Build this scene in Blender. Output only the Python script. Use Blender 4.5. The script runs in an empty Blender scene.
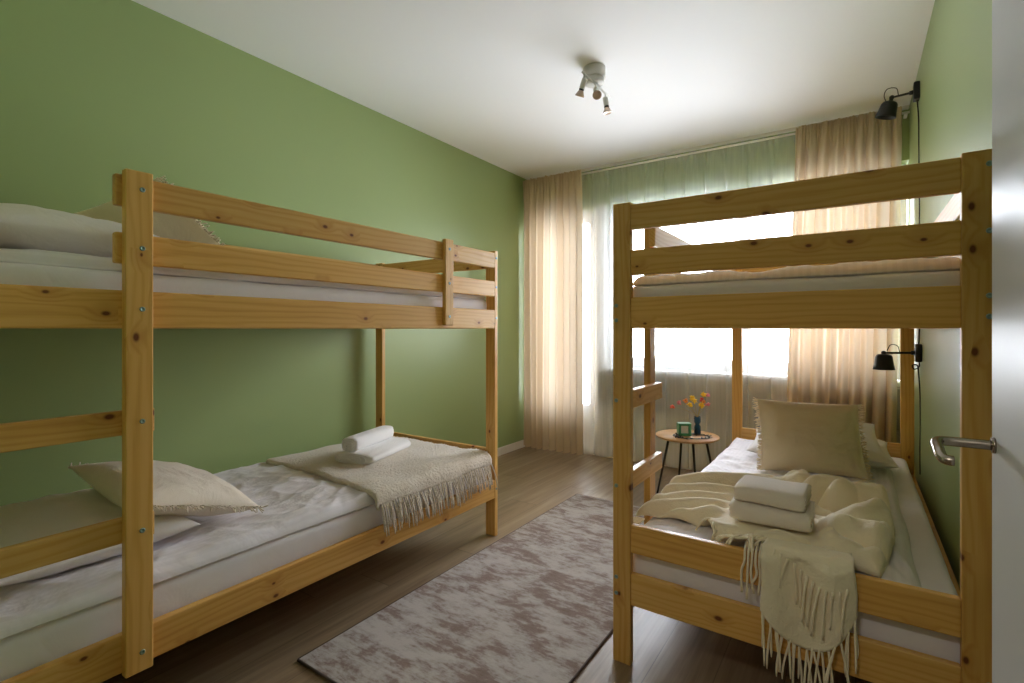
import bpy, bmesh, math, random
from mathutils import Vector, Matrix, noise
random.seed(7)
SC = bpy.context.scene
COL = SC.collection
PI = math.pi

# ---------------------------------------------------------------- colour
def s2l(c):
    return tuple((v/12.92 if v <= 0.04045 else ((v+0.055)/1.055)**2.4) for v in [x/255 for x in c]) + (1.0,)

# ---------------------------------------------------------------- materials
class N:
    """small node helper"""
    def __init__(s, name):
        s.m = bpy.data.materials.new(name); s.m.use_nodes = True
        s.t = s.m.node_tree; s.t.nodes.clear()
        s.out = s.t.nodes.new('ShaderNodeOutputMaterial')
    def n(s, typ, **kw):
        nd = s.t.nodes.new(typ)
        for k, v in kw.items():
            if k in nd.inputs: nd.inputs[k].default_value = v
            else: setattr(nd, k, v)
        return nd
    def l(s, a, b): s.t.links.new(a, b)
    def math(s, op, a, b=None, c=None):
        nd = s.t.nodes.new('ShaderNodeMath'); nd.operation = op
        for i, v in enumerate((a, b, c)):
            if v is None: continue
            if isinstance(v, (int, float)): nd.inputs[i].default_value = v
            else: s.l(v, nd.inputs[i])
        return nd.outputs[0]
    def ramp(s, fac, stops, interp='LINEAR'):
        nd = s.t.nodes.new('ShaderNodeValToRGB'); nd.color_ramp.interpolation = interp
        cr = nd.color_ramp
        while len(cr.elements) < len(stops): cr.elements.new(0.5)
        for e, (p, c) in zip(cr.elements, stops):
            e.position = p; e.color = c
        s.l(fac, nd.inputs[0]); return nd.outputs[0]
    def mix(s, fac, a, b, mode='MIX'):
        nd = s.t.nodes.new('ShaderNodeMix'); nd.data_type = 'RGBA'; nd.blend_type = mode
        for v, idx in ((fac, 0), (a, 6), (b, 7)):
            if isinstance(v, (int, float, tuple)): nd.inputs[idx].default_value = v
            else: s.l(v, nd.inputs[idx])
        return nd.outputs[2]
    def mapping(s, src, scale=(1,1,1), loc=None):
        nd = s.t.nodes.new('ShaderNodeMapping'); nd.inputs['Scale'].default_value = scale
        s.l(src, nd.inputs['Vector'])
        if loc is not None: s.l(loc, nd.inputs['Location'])
        return nd.outputs[0]
    def noise(s, vec, scale, detail=4, rough=0.5, dist=0.0):
        nd = s.t.nodes.new('ShaderNodeTexNoise')
        nd.inputs['Scale'].default_value = scale; nd.inputs['Detail'].default_value = detail
        nd.inputs['Roughness'].default_value = rough; nd.inputs['Distortion'].default_value = dist
        if vec is not None: s.l(vec, nd.inputs['Vector'])
        return nd.outputs['Fac']
    def bump(s, h, strength=0.3, dist=0.01):
        nd = s.t.nodes.new('ShaderNodeBump'); nd.inputs['Strength'].default_value = strength
        nd.inputs['Distance'].default_value = dist; s.l(h, nd.inputs['Height']); return nd.outputs[0]
    def bsdf(s, col, rough=0.6, metal=0.0, normal=None, spec=0.5, sheen=0.0):
        b = s.t.nodes.new('ShaderNodeBsdfPrincipled')
        if isinstance(col, tuple): b.inputs['Base Color'].default_value = col
        else: s.l(col, b.inputs['Base Color'])
        if isinstance(rough, (int, float)): b.inputs['Roughness'].default_value = rough
        else: s.l(rough, b.inputs['Roughness'])
        b.inputs['Metallic'].default_value = metal
        b.inputs['Specular IOR Level'].default_value = spec
        b.inputs['Sheen Weight'].default_value = sheen
        if normal is not None: s.l(normal, b.inputs['Normal'])
        return b
    def done(s, b):
        s.l(b.outputs[0], s.out.inputs[0]); return s.m
    def obj(s):
        return s.n('ShaderNodeTexCoord').outputs['Object']

def plain(name, rgb, rough=0.5, metal=0.0, spec=0.5, nscale=40, nstr=0.05):
    k = N(name); co = k.obj()
    h = k.noise(co, nscale, 3)
    c = k.mix(k.math('MULTIPLY', h, 0.12), s2l(rgb), s2l(tuple(v*0.85 for v in rgb)))
    return k.done(k.bsdf(c, rough, metal, k.bump(h, nstr, 0.003), spec))

def wood(name, light, mid, dark, knotc, knots=True):
    """pine: local X runs along the board, Y across, Z through"""
    k = N(name); co = k.obj()
    rnd = k.n('ShaderNodeObjectInfo').outputs['Random']
    off = k.n('ShaderNodeCombineXYZ')
    k.l(k.math('MULTIPLY', rnd, 37.0), off.inputs[0]); k.l(k.math('MULTIPLY', rnd, 11.0), off.inputs[1]); k.l(k.math('MULTIPLY', rnd, 5.0), off.inputs[2])
    p = k.mapping(co, (1,1,1), off.outputs[0])
    # knots
    vor = k.n('ShaderNodeTexVoronoi'); vor.feature = 'F1'; vor.voronoi_dimensions = '2D'; vor.inputs['Scale'].default_value = 1.0
    k.l(k.mapping(p, (8.0, 13.0, 1.0)), vor.inputs['Vector'])
    sepc = k.n('ShaderNodeSeparateColor'); k.l(vor.outputs['Color'], sepc.inputs[0])
    keep = k.math('GREATER_THAN', sepc.outputs[0], 0.71)
    dist = vor.outputs['Distance']
    size = k.math('MULTIPLY_ADD', sepc.outputs[1], 0.085, 0.045)
    kn = k.math('MULTIPLY', keep, k.math('SUBTRACT', 1.0, k.math('SMOOTH_MIN', k.math('DIVIDE', dist, size), 1.0, 0.3)))
    kn = k.math('MAXIMUM', kn, 0.0)
    halo = k.math('MULTIPLY', keep, k.math('SUBTRACT', 1.0, k.math('MINIMUM', k.math('DIVIDE', dist, 0.42), 1.0)))
    # grain
    warp = k.noise(k.mapping(p, (1.1, 7.0, 7.0)), 1.0, 3, 0.5)
    sep = k.n('ShaderNodeSeparateXYZ'); k.l(p, sep.inputs[0])
    across = k.math('MULTIPLY_ADD', sep.outputs[1], 300.0, k.math('MULTIPLY', warp, 34.0))
    across = k.math('ADD', across, k.math('MULTIPLY', halo, 9.0))
    across = k.math('ADD', across, k.math('MULTIPLY', sep.outputs[2], 260.0))
    line = k.math('MULTIPLY_ADD', k.math('SINE', across), 0.5, 0.5)
    line = k.math('POWER', line, 2.2)
    fine = k.noise(k.mapping(p, (3.0, 160.0, 160.0)), 1.0, 3, 0.6)
    broad = k.noise(k.mapping(p, (0.8, 9.0, 9.0)), 1.0, 2)
    f = k.math('ADD', k.math('MULTIPLY', line, 0.17), k.math('ADD', k.math('MULTIPLY', fine, 0.30), k.math('MULTIPLY', broad, 0.52)))
    col = k.ramp(f, [(0.12, s2l(light)), (0.5, s2l(mid)), (0.92, s2l(dark))])
    tone = k.math('MULTIPLY_ADD', rnd, 0.22, 0.86)
    if knots:
        col = k.mix(k.math('MULTIPLY', halo, 0.55), col, s2l(dark))
        col = k.mix(k.math('MINIMUM', k.math('MULTIPLY', kn, 2.0), 1.0), col, s2l(knotc))
    comb = k.n('ShaderNodeCombineColor')
    for i in range(3): k.l(tone, comb.inputs[i])
    col = k.mix(1.0, col, comb.outputs[0], 'MULTIPLY')
    return k.done(k.bsdf(col, 0.42, 0, k.bump(f, 0.08, 0.002), 0.4))

def cloth(name, rgb, rough=0.9, stripe=None, weave=900, wstr=0.15, fuzz=0.2, trans=0.0, mottled=0.1, nb=None):
    k = N(name); co = k.obj()
    n1 = k.noise(co, 12, 4)
    c = k.mix(k.math('MULTIPLY', n1, mottled*2), s2l(rgb), s2l(tuple(v*0.86 for v in rgb)))
    h = k.noise(co, weave, 2, 0.6)
    rgh = rough
    if stripe:
        sep = k.n('ShaderNodeSeparateXYZ'); k.l(co, sep.inputs[0])
        s_ = k.math('SINE', k.math('MULTIPLY', sep.outputs[stripe[0]], 2*PI/stripe[1]))
        s_ = k.math('MULTIPLY_ADD', s_, 4.0, 0.5); s_ = k.math('MINIMUM', k.math('MAXIMUM', s_, 0.0), 1.0)
        c = k.mix(k.math('MULTIPLY', s_, 0.55), c, k.mix(0.5, c, s2l(tuple(v*0.90 for v in rgb))))
        rgh = k.math('MULTIPLY_ADD', s_, -0.25, 0.75)
    nrm = k.bump(h, wstr, 0.004)
    if nb:
        h2 = k.noise(k.mapping(co, nb[1]), nb[0], 4, 0.55, 0.6)
        b2 = k.n('ShaderNodeBump'); b2.inputs['Strength'].default_value = nb[2]; b2.inputs['Distance'].default_value = nb[3]
        k.l(h2, b2.inputs['Height']); k.l(nrm, b2.inputs['Normal']); nrm = b2.outputs[0]
    b = k.bsdf(c, rgh, 0, nrm, 0.2, fuzz)
    if trans > 0:
        tr = k.n('ShaderNodeBsdfTranslucent'); k.l(k.mix(0.45, c, s2l((232, 222, 214))), tr.inputs[0])
        mx = k.n('ShaderNodeMixShader'); mx.inputs[0].default_value = trans
        k.l(b.outputs[0], mx.inputs[1]); k.l(tr.outputs[0], mx.inputs[2])
        return k.done(mx)
    return k.done(b)

def sheer(name, rgb, alpha, transl, thread=1400):
    k = N(name); co = k.obj()
    c = s2l(rgb)
    h = k.noise(k.mapping(co, (1,1,0.05)), 60, 2)
    tr = k.n('ShaderNodeBsdfTransparent'); tr.inputs[0].default_value = (1,1,1,1)
    tl = k.n('ShaderNodeBsdfTranslucent'); tl.inputs[0].default_value = c
    df = k.n('ShaderNodeBsdfDiffuse'); df.inputs[0].default_value = c
    m1 = k.n('ShaderNodeMixShader'); m1.inputs[0].default_value = transl
    k.l(df.outputs[0], m1.inputs[1]); k.l(tl.outputs[0], m1.inputs[2])
    m2 = k.n('ShaderNodeMixShader'); k.l(k.math('MULTIPLY_ADD', h, 0.12, alpha-0.06), m2.inputs[0])
    k.l(tr.outputs[0], m2.inputs[1]); k.l(m1.outputs[0], m2.inputs[2])
    return k.done(m2)

def glass(name, tint, gloss=0.08):
    k = N(name)
    tr = k.n('ShaderNodeBsdfTransparent'); tr.inputs[0].default_value = tint
    gl = k.n('ShaderNodeBsdfGlossy'); gl.inputs['Roughness'].default_value = 0.03
    fr = k.n('ShaderNodeFresnel'); fr.inputs[0].default_value = 1.45
    mx = k.n('ShaderNodeMixShader'); k.l(k.math('MULTIPLY_ADD', fr.outputs[0], 0.9, gloss*0.3), mx.inputs[0])
    k.l(tr.outputs[0], mx.inputs[1]); k.l(gl.outputs[0], mx.inputs[2])
    return k.done(mx)

def floor_mat():
    k = N('wood_floor'); co = k.obj()
    sep = k.n('ShaderNodeSeparateXYZ'); k.l(co, sep.inputs[0])
    u = k.math('DIVIDE', sep.outputs[0], 0.19)
    row = k.math('FLOOR', u)
    wn = k.n('ShaderNodeTexWhiteNoise'); wn.noise_dimensions = '1D'; k.l(row, wn.inputs['W'])
    v = k.math('ADD', k.math('DIVIDE', sep.outputs[1], 1.25), k.math('MULTIPLY', wn.outputs['Value'], 3.0))
    pl = k.math('FLOOR', v)
    idn = k.math('ADD', k.math('MULTIPLY', row, 7.13), k.math('MULTIPLY', pl, 3.77))
    w2 = k.n('ShaderNodeTexWhiteNoise'); w2.noise_dimensions = '1D'; k.l(idn, w2.inputs['W'])
    fu = k.math('FRACT', u); fv = k.math('FRACT', v)
    gap = k.math('MAXIMUM', k.math('GREATER_THAN', k.math('ABSOLUTE', k.math('SUBTRACT', fu, 0.5)), 0.492),
                 k.math('GREATER_THAN', k.math('ABSOLUTE', k.math('SUBTRACT', fv, 0.5)), 0.498))
    cm = k.n('ShaderNodeCombineXYZ'); k.l(k.math('MULTIPLY', w2.outputs['Value'], 20.0), cm.inputs[0]); k.l(k.math('MULTIPLY', w2.outputs['Value'], 9.0), cm.inputs[1])
    p = k.mapping(co, (1,1,1), cm.outputs[0])
    g1 = k.noise(k.mapping(p, (22.0, 1.3, 1.0)), 1.0, 5, 0.6, 0.8)
    g2 = k.noise(k.mapping(p, (120.0, 3.0, 1.0)), 1.0, 3, 0.6)
    f = k.math('ADD', k.math('MULTIPLY', g1, 0.75), k.math('MULTIPLY', g2, 0.3))
    f = k.math('ADD', f, k.math('MULTIPLY_ADD', w2.outputs['Value'], 0.16, -0.08))
    col = k.ramp(f, [(0.3, s2l((112, 92, 70))), (0.55, s2l((142, 121, 96))), (0.8, s2l((168, 149, 122)))])
    col = k.mix(k.math('MULTIPLY', gap, 0.5), col, s2l((70, 55, 42)))
    r = k.math('MULTIPLY_ADD', g2, 0.15, 0.33)
    return k.done(k.bsdf(col, r, 0, k.bump(f, 0.06, 0.002), 0.45))

def rug_mat():
    k = N('rug_pile'); co = k.obj()
    a = k.noise(k.mapping(co, (3.6, 6.4, 1)), 1.5, 7, 0.74, 0.15)
    c = k.noise(k.mapping(co, (1.2, 1.6, 1)), 1.7, 3, 0.5)
    streak = k.noise(k.mapping(co, (7, 42, 1)), 1.0, 4, 0.75)
    blot = k.noise(k.mapping(co, (16, 24, 1)), 1.0, 4, 0.7)
    f = k.math('ADD', k.math('MULTIPLY', a, 0.66), k.math('ADD', k.math('MULTIPLY', streak, 0.26), k.math('MULTIPLY', c, 0.22)))
    f = k.math('ADD', f, k.math('MULTIPLY', blot, 0.14))
    col = k.ramp(f, [(0.57, s2l((184, 176, 170))), (0.63, s2l((167, 157, 150))), (0.68, s2l((134, 114, 104))), (0.80, s2l((112, 90, 77)))])
    fine = k.noise(co, 420, 2, 0.7)
    col = k.mix(k.math('MULTIPLY', fine, 0.30), col, k.mix(0.5, col, s2l((95, 80, 75))))
    return k.done(k.bsdf(col, 0.95, 0, k.bump(fine, 0.5, 0.006), 0.1, 0.25))

M = {}
def wall_mat(name, rgb, rough=0.62):
    k = N(name); co = k.obj()
    h = k.noise(co, 260, 3, 0.6); h2 = k.noise(co, 1.2, 2)
    c = k.mix(k.math('MULTIPLY', h2, 0.12), s2l(rgb), s2l(tuple(v*0.94 for v in rgb)))
    return k.done(k.bsdf(c, rough, 0, k.bump(h, 0.10, 0.002), 0.3))

M['green'] = wall_mat('green_paint', (152, 169, 113), 0.38)
M['white_wall'] = wall_mat('white_paint', (226, 224, 218))
M['ceil'] = wall_mat('ceiling_paint', (246, 245, 245), 0.8)
M['floor'] = floor_mat()
M['rug'] = rug_mat()
M['pine'] = wood('pine', (237, 197, 126), (220, 170, 90), (190, 128, 56), (112, 60, 26))
M['oak'] = wood('table_oak', (208, 168, 116), (190, 146, 94), (160, 116, 70), (120, 80, 40), False)
M['trim'] = plain('white_trim', (228, 222, 212), 0.4)
M['wframe'] = plain('window_frame_white', (232, 234, 234), 0.35)
M['door'] = plain('door_white_gloss', (206, 208, 210), 0.38, spec=0.5, nscale=6, nstr=0.02)
M['black'] = plain('black_metal', (26, 25, 25), 0.38)
M['cord'] = plain('black_cord', (20, 20, 20), 0.6)
M['steel'] = plain('brushed_steel', (170, 160, 148), 0.24, 1.0)
M['zinc'] = plain('zinc_bolt', (150, 175, 170), 0.35, 0.9)
M['lampwhite'] = plain('spot_white', (206, 204, 196), 0.45)
M['bulb'] = plain('bulb_reflector', (205, 180, 160), 0.15, 0.3)
M['glass'] = glass('window_glass', (0.97, 0.985, 0.98, 1))
M['radiator'] = plain('radiator_enamel', (172, 167, 158), 0.45)
M['sheet'] = cloth('white_sheet', (240, 235, 240), 0.8, None, 700, 0.08, 0.1, nb=(7, (1, 1, 1), 0.25, 0.02))
M['duvet'] = cloth('white_striped_duvet', (242, 237, 242), 0.7, (0, 0.022), 700, 0.06, 0.1, nb=(5, (1.6, 0.9, 1), 0.45, 0.03))
M['pillow'] = cloth('white_pillow', (240, 234, 232), 0.75, None, 700, 0.06, 0.1, nb=(9, (1, 1, 1), 0.35, 0.02))
M['linen'] = cloth('beige_linen', (243, 228, 200), 0.9, None, 420, 0.35, 0.25, nb=(7, (1, 1, 1), 0.5, 0.03))
M['linen_light'] = cloth('natural_linen', (243, 231, 214), 0.9, None, 420, 0.35, 0.25, nb=(7, (1, 1, 1), 0.5, 0.03))
M['throw_cream'] = cloth('cream_wool', (246, 234, 204), 0.95, None, 160, 0.5, 0.5, mottled=0.15, nb=(40, (1, 1, 1), 0.3, 0.01))
M['throw_pale'] = cloth('pale_wool', (230, 217, 198), 0.95, None, 160, 0.5, 0.5, mottled=0.2, nb=(75, (1, 1, 1), 0.8, 0.015))
M['towel'] = cloth('white_terry', (246, 243, 240), 0.95, None, 300, 0.7, 0.4)
M['towel_grey'] = cloth('pale_terry', (242, 232, 220), 0.95, None, 300, 0.7, 0.4)
M['curtain'] = cloth('beige_curtain', (212, 191, 156), 0.9, None, 500, 0.15, 0.0, trans=0.2)
M['sheer'] = sheer('sheer_voile', (248, 249, 250), 0.32, 0.45)
M['blueglass'] = None
k = N('blue_glass'); b = k.bsdf(s2l((72, 128, 168)), 0.12); b.inputs['Transmission Weight'].default_value = 0.55; M['blueglass'] = k.done(b)
M['candlegreen'] = plain('green_glaze', (62, 140, 92), 0.3)
M['label'] = plain('pale_label', (214, 206, 186), 0.7)
M['leaf'] = plain('dark_leaf', (44, 50, 34), 0.5)
M['leafpale'] = plain('pale_leaf', (150, 150, 130), 0.6)
M['stem'] = plain('dry_stem', (146, 130, 78), 0.8)
for nm, rgb in dict(yellow=(236, 190, 36), coral=(224, 92, 72), orange=(226, 132, 62), pink=(206, 112, 128), red=(206, 62, 66)).items():
    M['fl_'+nm] = plain('flower_'+nm, rgb, 0.8)

# ---------------------------------------------------------------- mesh helpers
def smooth(me, on=True):
    for p in me.polygons: p.use_smooth = on

def mk(name, bm, mat, parent=None, origin=(0,0,0), sm=True, auto=None):
    """bm holds world coordinates; origin is the world position of the object's own origin"""
    o3 = Vector(origin)
    bmesh.ops.translate(bm, verts=bm.verts, vec=-o3)
    bmesh.ops.recalc_face_normals(bm, faces=bm.faces) if auto is None else None
    me = bpy.data.meshes.new(name); bm.to_mesh(me); bm.free()
    me.materials.append(mat); smooth(me, sm)
    o = bpy.data.objects.new(name, me); COL.objects.link(o)
    if parent is not None:
        o.parent = parent
        pw = wloc(parent)
        o.location = o3 - pw
    else:
        o.location = o3
    return o

def wloc(o):
    v = Vector(o.location)
    while o.parent is not None:
        o = o.parent; v = v + Vector(o.location)
    return v

def empty(name, loc, label, cat, group=None):
    o = bpy.data.objects.new(name, None); COL.objects.link(o)
    o.location = loc; o.empty_display_size = 0.1
    return tag(o, label, cat, group)

def tag(o, label, cat, group=None):
    o['label'] = label; o['category'] = cat
    if group: o['group'] = group
    return o

def struct(o):
    o['kind'] = 'structure'; return o

def add_box(bm, a, b, bevel=0.0, seg=2):
    r = bmesh.ops.create_cube(bm, size=1.0)
    vs = r['verts']
    a = Vector(a); b = Vector(b); c = (a+b)/2; d = b-a
    for v in vs: v.co = Vector((c.x+v.co.x*d.x, c.y+v.co.y*d.y, c.z+v.co.z*d.z))
    if bevel > 0:
        es = list({e for v in vs for e in v.link_edges})
        bmesh.ops.bevel(bm, geom=es, offset=bevel, segments=seg, affect='EDGES', profile=0.6)

def box(name, a, b, mat, parent=None, bevel=0.0, origin=None, sm=False):
    bm = bmesh.new(); add_box(bm, a, b, bevel)
    o = origin if origin is not None else tuple((a[i]+b[i])/2 for i in range(3))
    return mk(name, bm, mat, parent, o, sm)

def board(name, a, b, mat, parent, bevel=0.004):
    """box board whose local X is its long axis, Y its width and Z its thickness"""
    a = Vector(a); b = Vector(b); c = (a+b)/2; d = [abs(b[i]-a[i]) for i in range(3)]
    order = sorted(range(3), key=lambda i: -d[i])
    ax = [Vector([1.0 if i == j else 0.0 for j in range(3)]) for i in order]
    if ax[0].cross(ax[1]).dot(ax[2]) < 0: ax[2] = -ax[2]
    bm = bmesh.new()
    h = [d[i]/2 for i in order]
    add_box(bm, (-h[0], -h[1], -h[2]), (h[0], h[1], h[2]), bevel, 3)
    me = bpy.data.meshes.new(name); bm.to_mesh(me); bm.free(); me.materials.append(mat)
    o = bpy.data.objects.new(name, me); COL.objects.link(o)
    rot = Matrix((ax[0], ax[1], ax[2])).transposed()
    o.parent = parent
    o.location = c - wloc(parent); o.rotation_euler = rot.to_euler()
    return o

def add_lathe(bm, prof, mat4, segs=28, cap=True):
    rings = []
    for (r, z) in prof:
        if r < 1e-6:
            rings.append([bm.verts.new(mat4 @ Vector((0,0,z)))])
        else:
            rings.append([bm.verts.new(mat4 @ Vector((r*math.cos(2*PI*i/segs), r*math.sin(2*PI*i/segs), z))) for i in range(segs)])
    for A, B in zip(rings, rings[1:]):
        for i in range(segs):
            j = (i+1) % segs
            if len(A) == 1 and len(B) == 1: continue
            if len(A) == 1: bm.faces.new((A[0], B[j], B[i]))
            elif len(B) == 1: bm.faces.new((A[i], A[j], B[0]))
            else: bm.faces.new((A[i], A[j], B[j], B[i]))
    if cap:
        if len(rings[0]) > 1: bm.faces.new(list(reversed(rings[0])))
        if len(rings[-1]) > 1: bm.faces.new(rings[-1])

def frame_z(p, d, up=(0,0,1)):
    """matrix with local Z along d at p"""
    q = Vector(d).normalized().to_track_quat('Z', 'Y')
    return Matrix.Translation(Vector(p)) @ q.to_matrix().to_4x4()

def add_cyl(bm, p0, p1, r0, r1=None, segs=20):
    p0 = Vector(p0); p1 = Vector(p1); L = (p1-p0).length
    add_lathe(bm, [(r0, 0), (r1 if r1 is not None else r0, L)], frame_z(p0, p1-p0), segs)

def add_tube(bm, pts, r, segs=8, taper=None):
    pts = [Vector(p) for p in pts]
    rings = []
    t0 = (pts[1]-pts[0]).normalized()
    ref = Vector((0,0,1)) if abs(t0.z) < 0.9 else Vector((1,0,0))
    nrm = t0.cross(ref).normalized()
    for i, p in enumerate(pts):
        t = (pts[min(i+1, len(pts)-1)] - pts[max(i-1, 0)])
        if t.length < 1e-9: t = t0
        t.normalize()
        nrm = (nrm - t*nrm.dot(t)).normalized(); bn = t.cross(nrm)
        rr = r if taper is None else r*taper[i]
        rings.append([bm.verts.new(p + nrm*math.cos(2*PI*k/segs)*rr + bn*math.sin(2*PI*k/segs)*rr) for k in range(segs)])
    for A, B in zip(rings, rings[1:]):
        for k in range(segs):
            j = (k+1) % segs
            bm.faces.new((A[k], A[j], B[j], B[k]))
    bm.faces.new(list(reversed(rings[0]))); bm.faces.new(rings[-1])

def catmull(pts, n=8):
    pts = [Vector(p) for p in pts]; out = []
    P = [pts[0]*2-pts[1]] + pts + [pts[-1]*2-pts[-2]]
    for i in range(1, len(P)-2):
        for k in range(n):
            t = k/n
            out.append(0.5*((2*P[i]) + (P[i+1]-P[i-1])*t + (2*P[i-1]-5*P[i]+4*P[i+1]-P[i+2])*t*t + (3*P[i]-P[i-1]-3*P[i+1]+P[i+2])*t**3))
    out.append(pts[-1]); return out

def grid(bm, nu, nv, fn):
    vs = [[bm.verts.new(fn(i/nu, j/nv)) for j in range(nv+1)] for i in range(nu+1)]
    for i in range(nu):
        for j in range(nv):
            bm.faces.new((vs[i][j], vs[i+1][j], vs[i+1][j+1], vs[i][j+1]))
    return vs

def nz(x, y, z=0.0): return noise.noise(Vector((x, y, z)))
def ridge(x, y, z=0.0): return 1-2*abs(noise.noise(Vector((x, y, z))))
def sstep(a, b, x):
    t = max(0.0, min(1.0, (x-a)/(b-a))); return t*t*(3-2*t)

# ---------------------------------------------------------------- room
XL, XR, YF, YB, ZC = -2.66, 0.292, 0.15, 4.20, 2.60
struct(box('floor', (-2.9, -1.9, -0.1), (1.3, 5.6, 0.0), M['floor'], origin=(0,0,0)))
struct(box('ceiling', (-2.9, -1.9, ZC), (1.3, 4.5, ZC+0.12), M['ceil'], origin=(0,0,ZC)))
struct(box('wall_left', (XL-0.15, -0.12, 0), (XL, 4.55, ZC), M['green'], origin=(XL, 2, 0)))
struct(box('wall_right', (XR, -0.12, 0), (XR+0.15, 4.55, ZC), M['green'], origin=(XR, 2, 0)))
# front wall with the doorway the camera stands in
DX0, DX1 = -0.93, 0.186
bm = bmesh.new()
add_box(bm, (XL, -0.12, 0), (DX0, YF, ZC)); add_box(bm, (DX1+0.04, -0.12, 0), (XR, YF, ZC)); add_box(bm, (DX0, -0.12, 2.12), (DX1+0.04, YF, ZC))
struct(mk('wall_front', bm, M['green'], None, (XL, 0, 0), False))
# hallway behind the camera
bm = bmesh.new()
add_box(bm, (-1.6, -1.85, 0), (1.2, -1.75, ZC)); add_box(bm, (-1.7, -1.85, 0), (-1.6, -0.12, ZC)); add_box(bm, (1.1, -1.85, 0), (1.2, -0.12, ZC))
add_box(bm, (XR+0.15, -0.2, 0), (1.2, -0.12, ZC))
struct(mk('wall_hall', bm, wall_mat('hall_paint', (150, 140, 126)), None, (0, -1.8, 0), False))
# window wall
WX0, WX1, WZ0, WZ1 = -1.86, 0.285, 0.79, 2.25
BX0, BX1 = -2.62, -1.93
bm = bmesh.new()
add_box(bm, (XL, YB, WZ1), (XR, YB+0.25, ZC))
struct(mk('wall_back', bm, M['green'], None, (XL, YB, 0), False))
bm = bmesh.new()
add_box(bm, (BX1, YB, 0), (XR, YB+0.25, WZ0-0.02)); add_box(bm, (BX1, YB, WZ0-0.02), (WX0, YB+0.25, WZ1)); add_box(bm, (XL, YB, 0), (BX0, YB+0.25, WZ1))
struct(mk('wall_back_lower', bm, M['white_wall'], None, (XL, YB, 0), False))
# window
w = bpy.data.objects.new('window_1', None); COL.objects.link(w); w.location = (WX0, YB+0.1, WZ0); struct(w)
bm = bmesh.new()
def rect_frame(bm, x0, x1, z0, z1, y0, y1, t):
    add_box(bm, (x0, y0, z0), (x0+t, y1, z1), 0.004); add_box(bm, (x1-t, y0, z0), (x1, y1, z1), 0.004)
    add_box(bm, (x0+t, y0, z0), (x1-t, y1, z0+t), 0.004); add_box(bm, (x0+t, y0, z1-t), (x1-t, y1, z1), 0.004)
rect_frame(bm, WX0, WX1, WZ0, WZ1, YB+0.10, YB+0.18, 0.05)
mk('window_frame', bm, M['wframe'], w, (WX0, YB+0.1, WZ0), False)
bm = bmesh.new(); rect_frame(bm, WX0+0.05, -0.72, WZ0+0.05, WZ1-0.05, YB+0.11, YB+0.165, 0.045); mk('sash', bm, M['wframe'], w, (WX0, YB+0.1, WZ0), False)
bm = bmesh.new(); rect_frame(bm, -0.72, WX1-0.05, WZ0+0.05, WZ1-0.05, YB+0.11, YB+0.165, 0.045); mk('sash', bm, M['wframe'], w, (WX0, YB+0.1, WZ0), False)
box('window_pane', (WX0+0.09, YB+0.135, WZ0+0.09), (WX1-0.09, YB+0.141, WZ1-0.09), M['glass'], w)
box('window_sill', (WX0-0.03, YB-0.04, WZ0-0.025), (XR-0.003, YB+0.10, WZ0), M['wframe'], w, 0.006)
# balcony door
d = bpy.data.objects.new('window_2', None); COL.objects.link(d); d.location = (BX0, YB+0.1, 0); struct(d)
bm = bmesh.new(); rect_frame(bm, BX0, BX1, 0.02, WZ1, YB+0.08, YB+0.17, 0.05); mk('window_frame', bm, M['wframe'], d, (BX0, YB+0.1, 0), False)
bm = bmesh.new(); rect_frame(bm, BX0+0.05, BX1-0.05, 0.36, WZ1-0.05, YB+0.10, YB+0.15, 0.07)
add_box(bm, (BX0+0.05, YB+0.10, 0.07), (BX1-0.05, YB+0.15, 0.36)); mk('sash', bm, M['wframe'], d, (BX0, YB+0.1, 0), False)
box('window_pane', (BX0+0.1, YB+0.122, 0.41), (BX1-0.1, YB+0.128, WZ1-0.1), M['glass'], d)
box('door_sill', (BX0, YB, 0.0), (BX1, YB+0.08, 0.03), M['trim'], d, 0.004)
# baseboards
struct(box('baseboard_left', (XL, YF, 0), (XL+0.014, YB, 0.07), M['trim'], None, 0.003))
struct(box('baseboard_right', (XR-0.012, 0.9, 0), (XR, YB, 0.07), M['trim'], None, 0.003))
struct(box('baseboard_back', (BX1, YB-0.012, 0), (XR-0.014, YB, 0.07), M['trim'], None, 0.003))
# radiator below the window
rd = empty('panel_radiator', (-0.85, YB-0.02, 0.3), 'long flat grey panel radiator under the window behind the sheer curtain', 'radiator')
box('panel', (-1.90, YB-0.045, 0.475), (0.262, YB-0.012, 0.755), M['radiator'], rd, 0.008)
box('top_grille', (-1.89, YB-0.042, 0.755), (0.255, YB-0.014, 0.762), M['radiator'], rd)
bm = bmesh.new(); add_cyl(bm, (0.272, YB-0.03, 0.0), (0.272, YB-0.03, 0.53), 0.008, 0.008, 12); add_cyl(bm, (0.272, YB-0.03, 0.522), (0.255, YB-0.03, 0.522), 0.008, 0.008, 12); mk('pipe', bm, M['radiator'], rd, (0.272, YB-0.03, 0.0))
for x in (-1.5, 0.0): box('bracket', (x, YB-0.012, 0.5), (x+0.03, YB-0.002, 0.7), M['radiator'], rd)
# curtain rail and ceiling moulding
tr_ = empty('curtain_rail', (-1.2, 4.11, 2.53), 'thin white curtain rail running above the window just under the ceiling', 'curtain rail')
bm = bmesh.new(); add_cyl(bm, (XL+0.004, 4.102, 2.528), (XR-0.004, 4.102, 2.528), 0.008, 0.008, 12); mk('rail', bm, M['trim'], tr_, (-1.2, 4.102, 2.528))
for x in (-2.5, -1.2, 0.26):
    box('bracket', (x, 4.10, 2.522), (x+0.018, YB, 2.536), M['trim'], tr_, 0.002)
struct(box('trim_2', (XL+0.002, YB-0.028, ZC-0.022), (XR-0.002, YB, ZC), M['trim'], None, 0.004))

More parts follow.
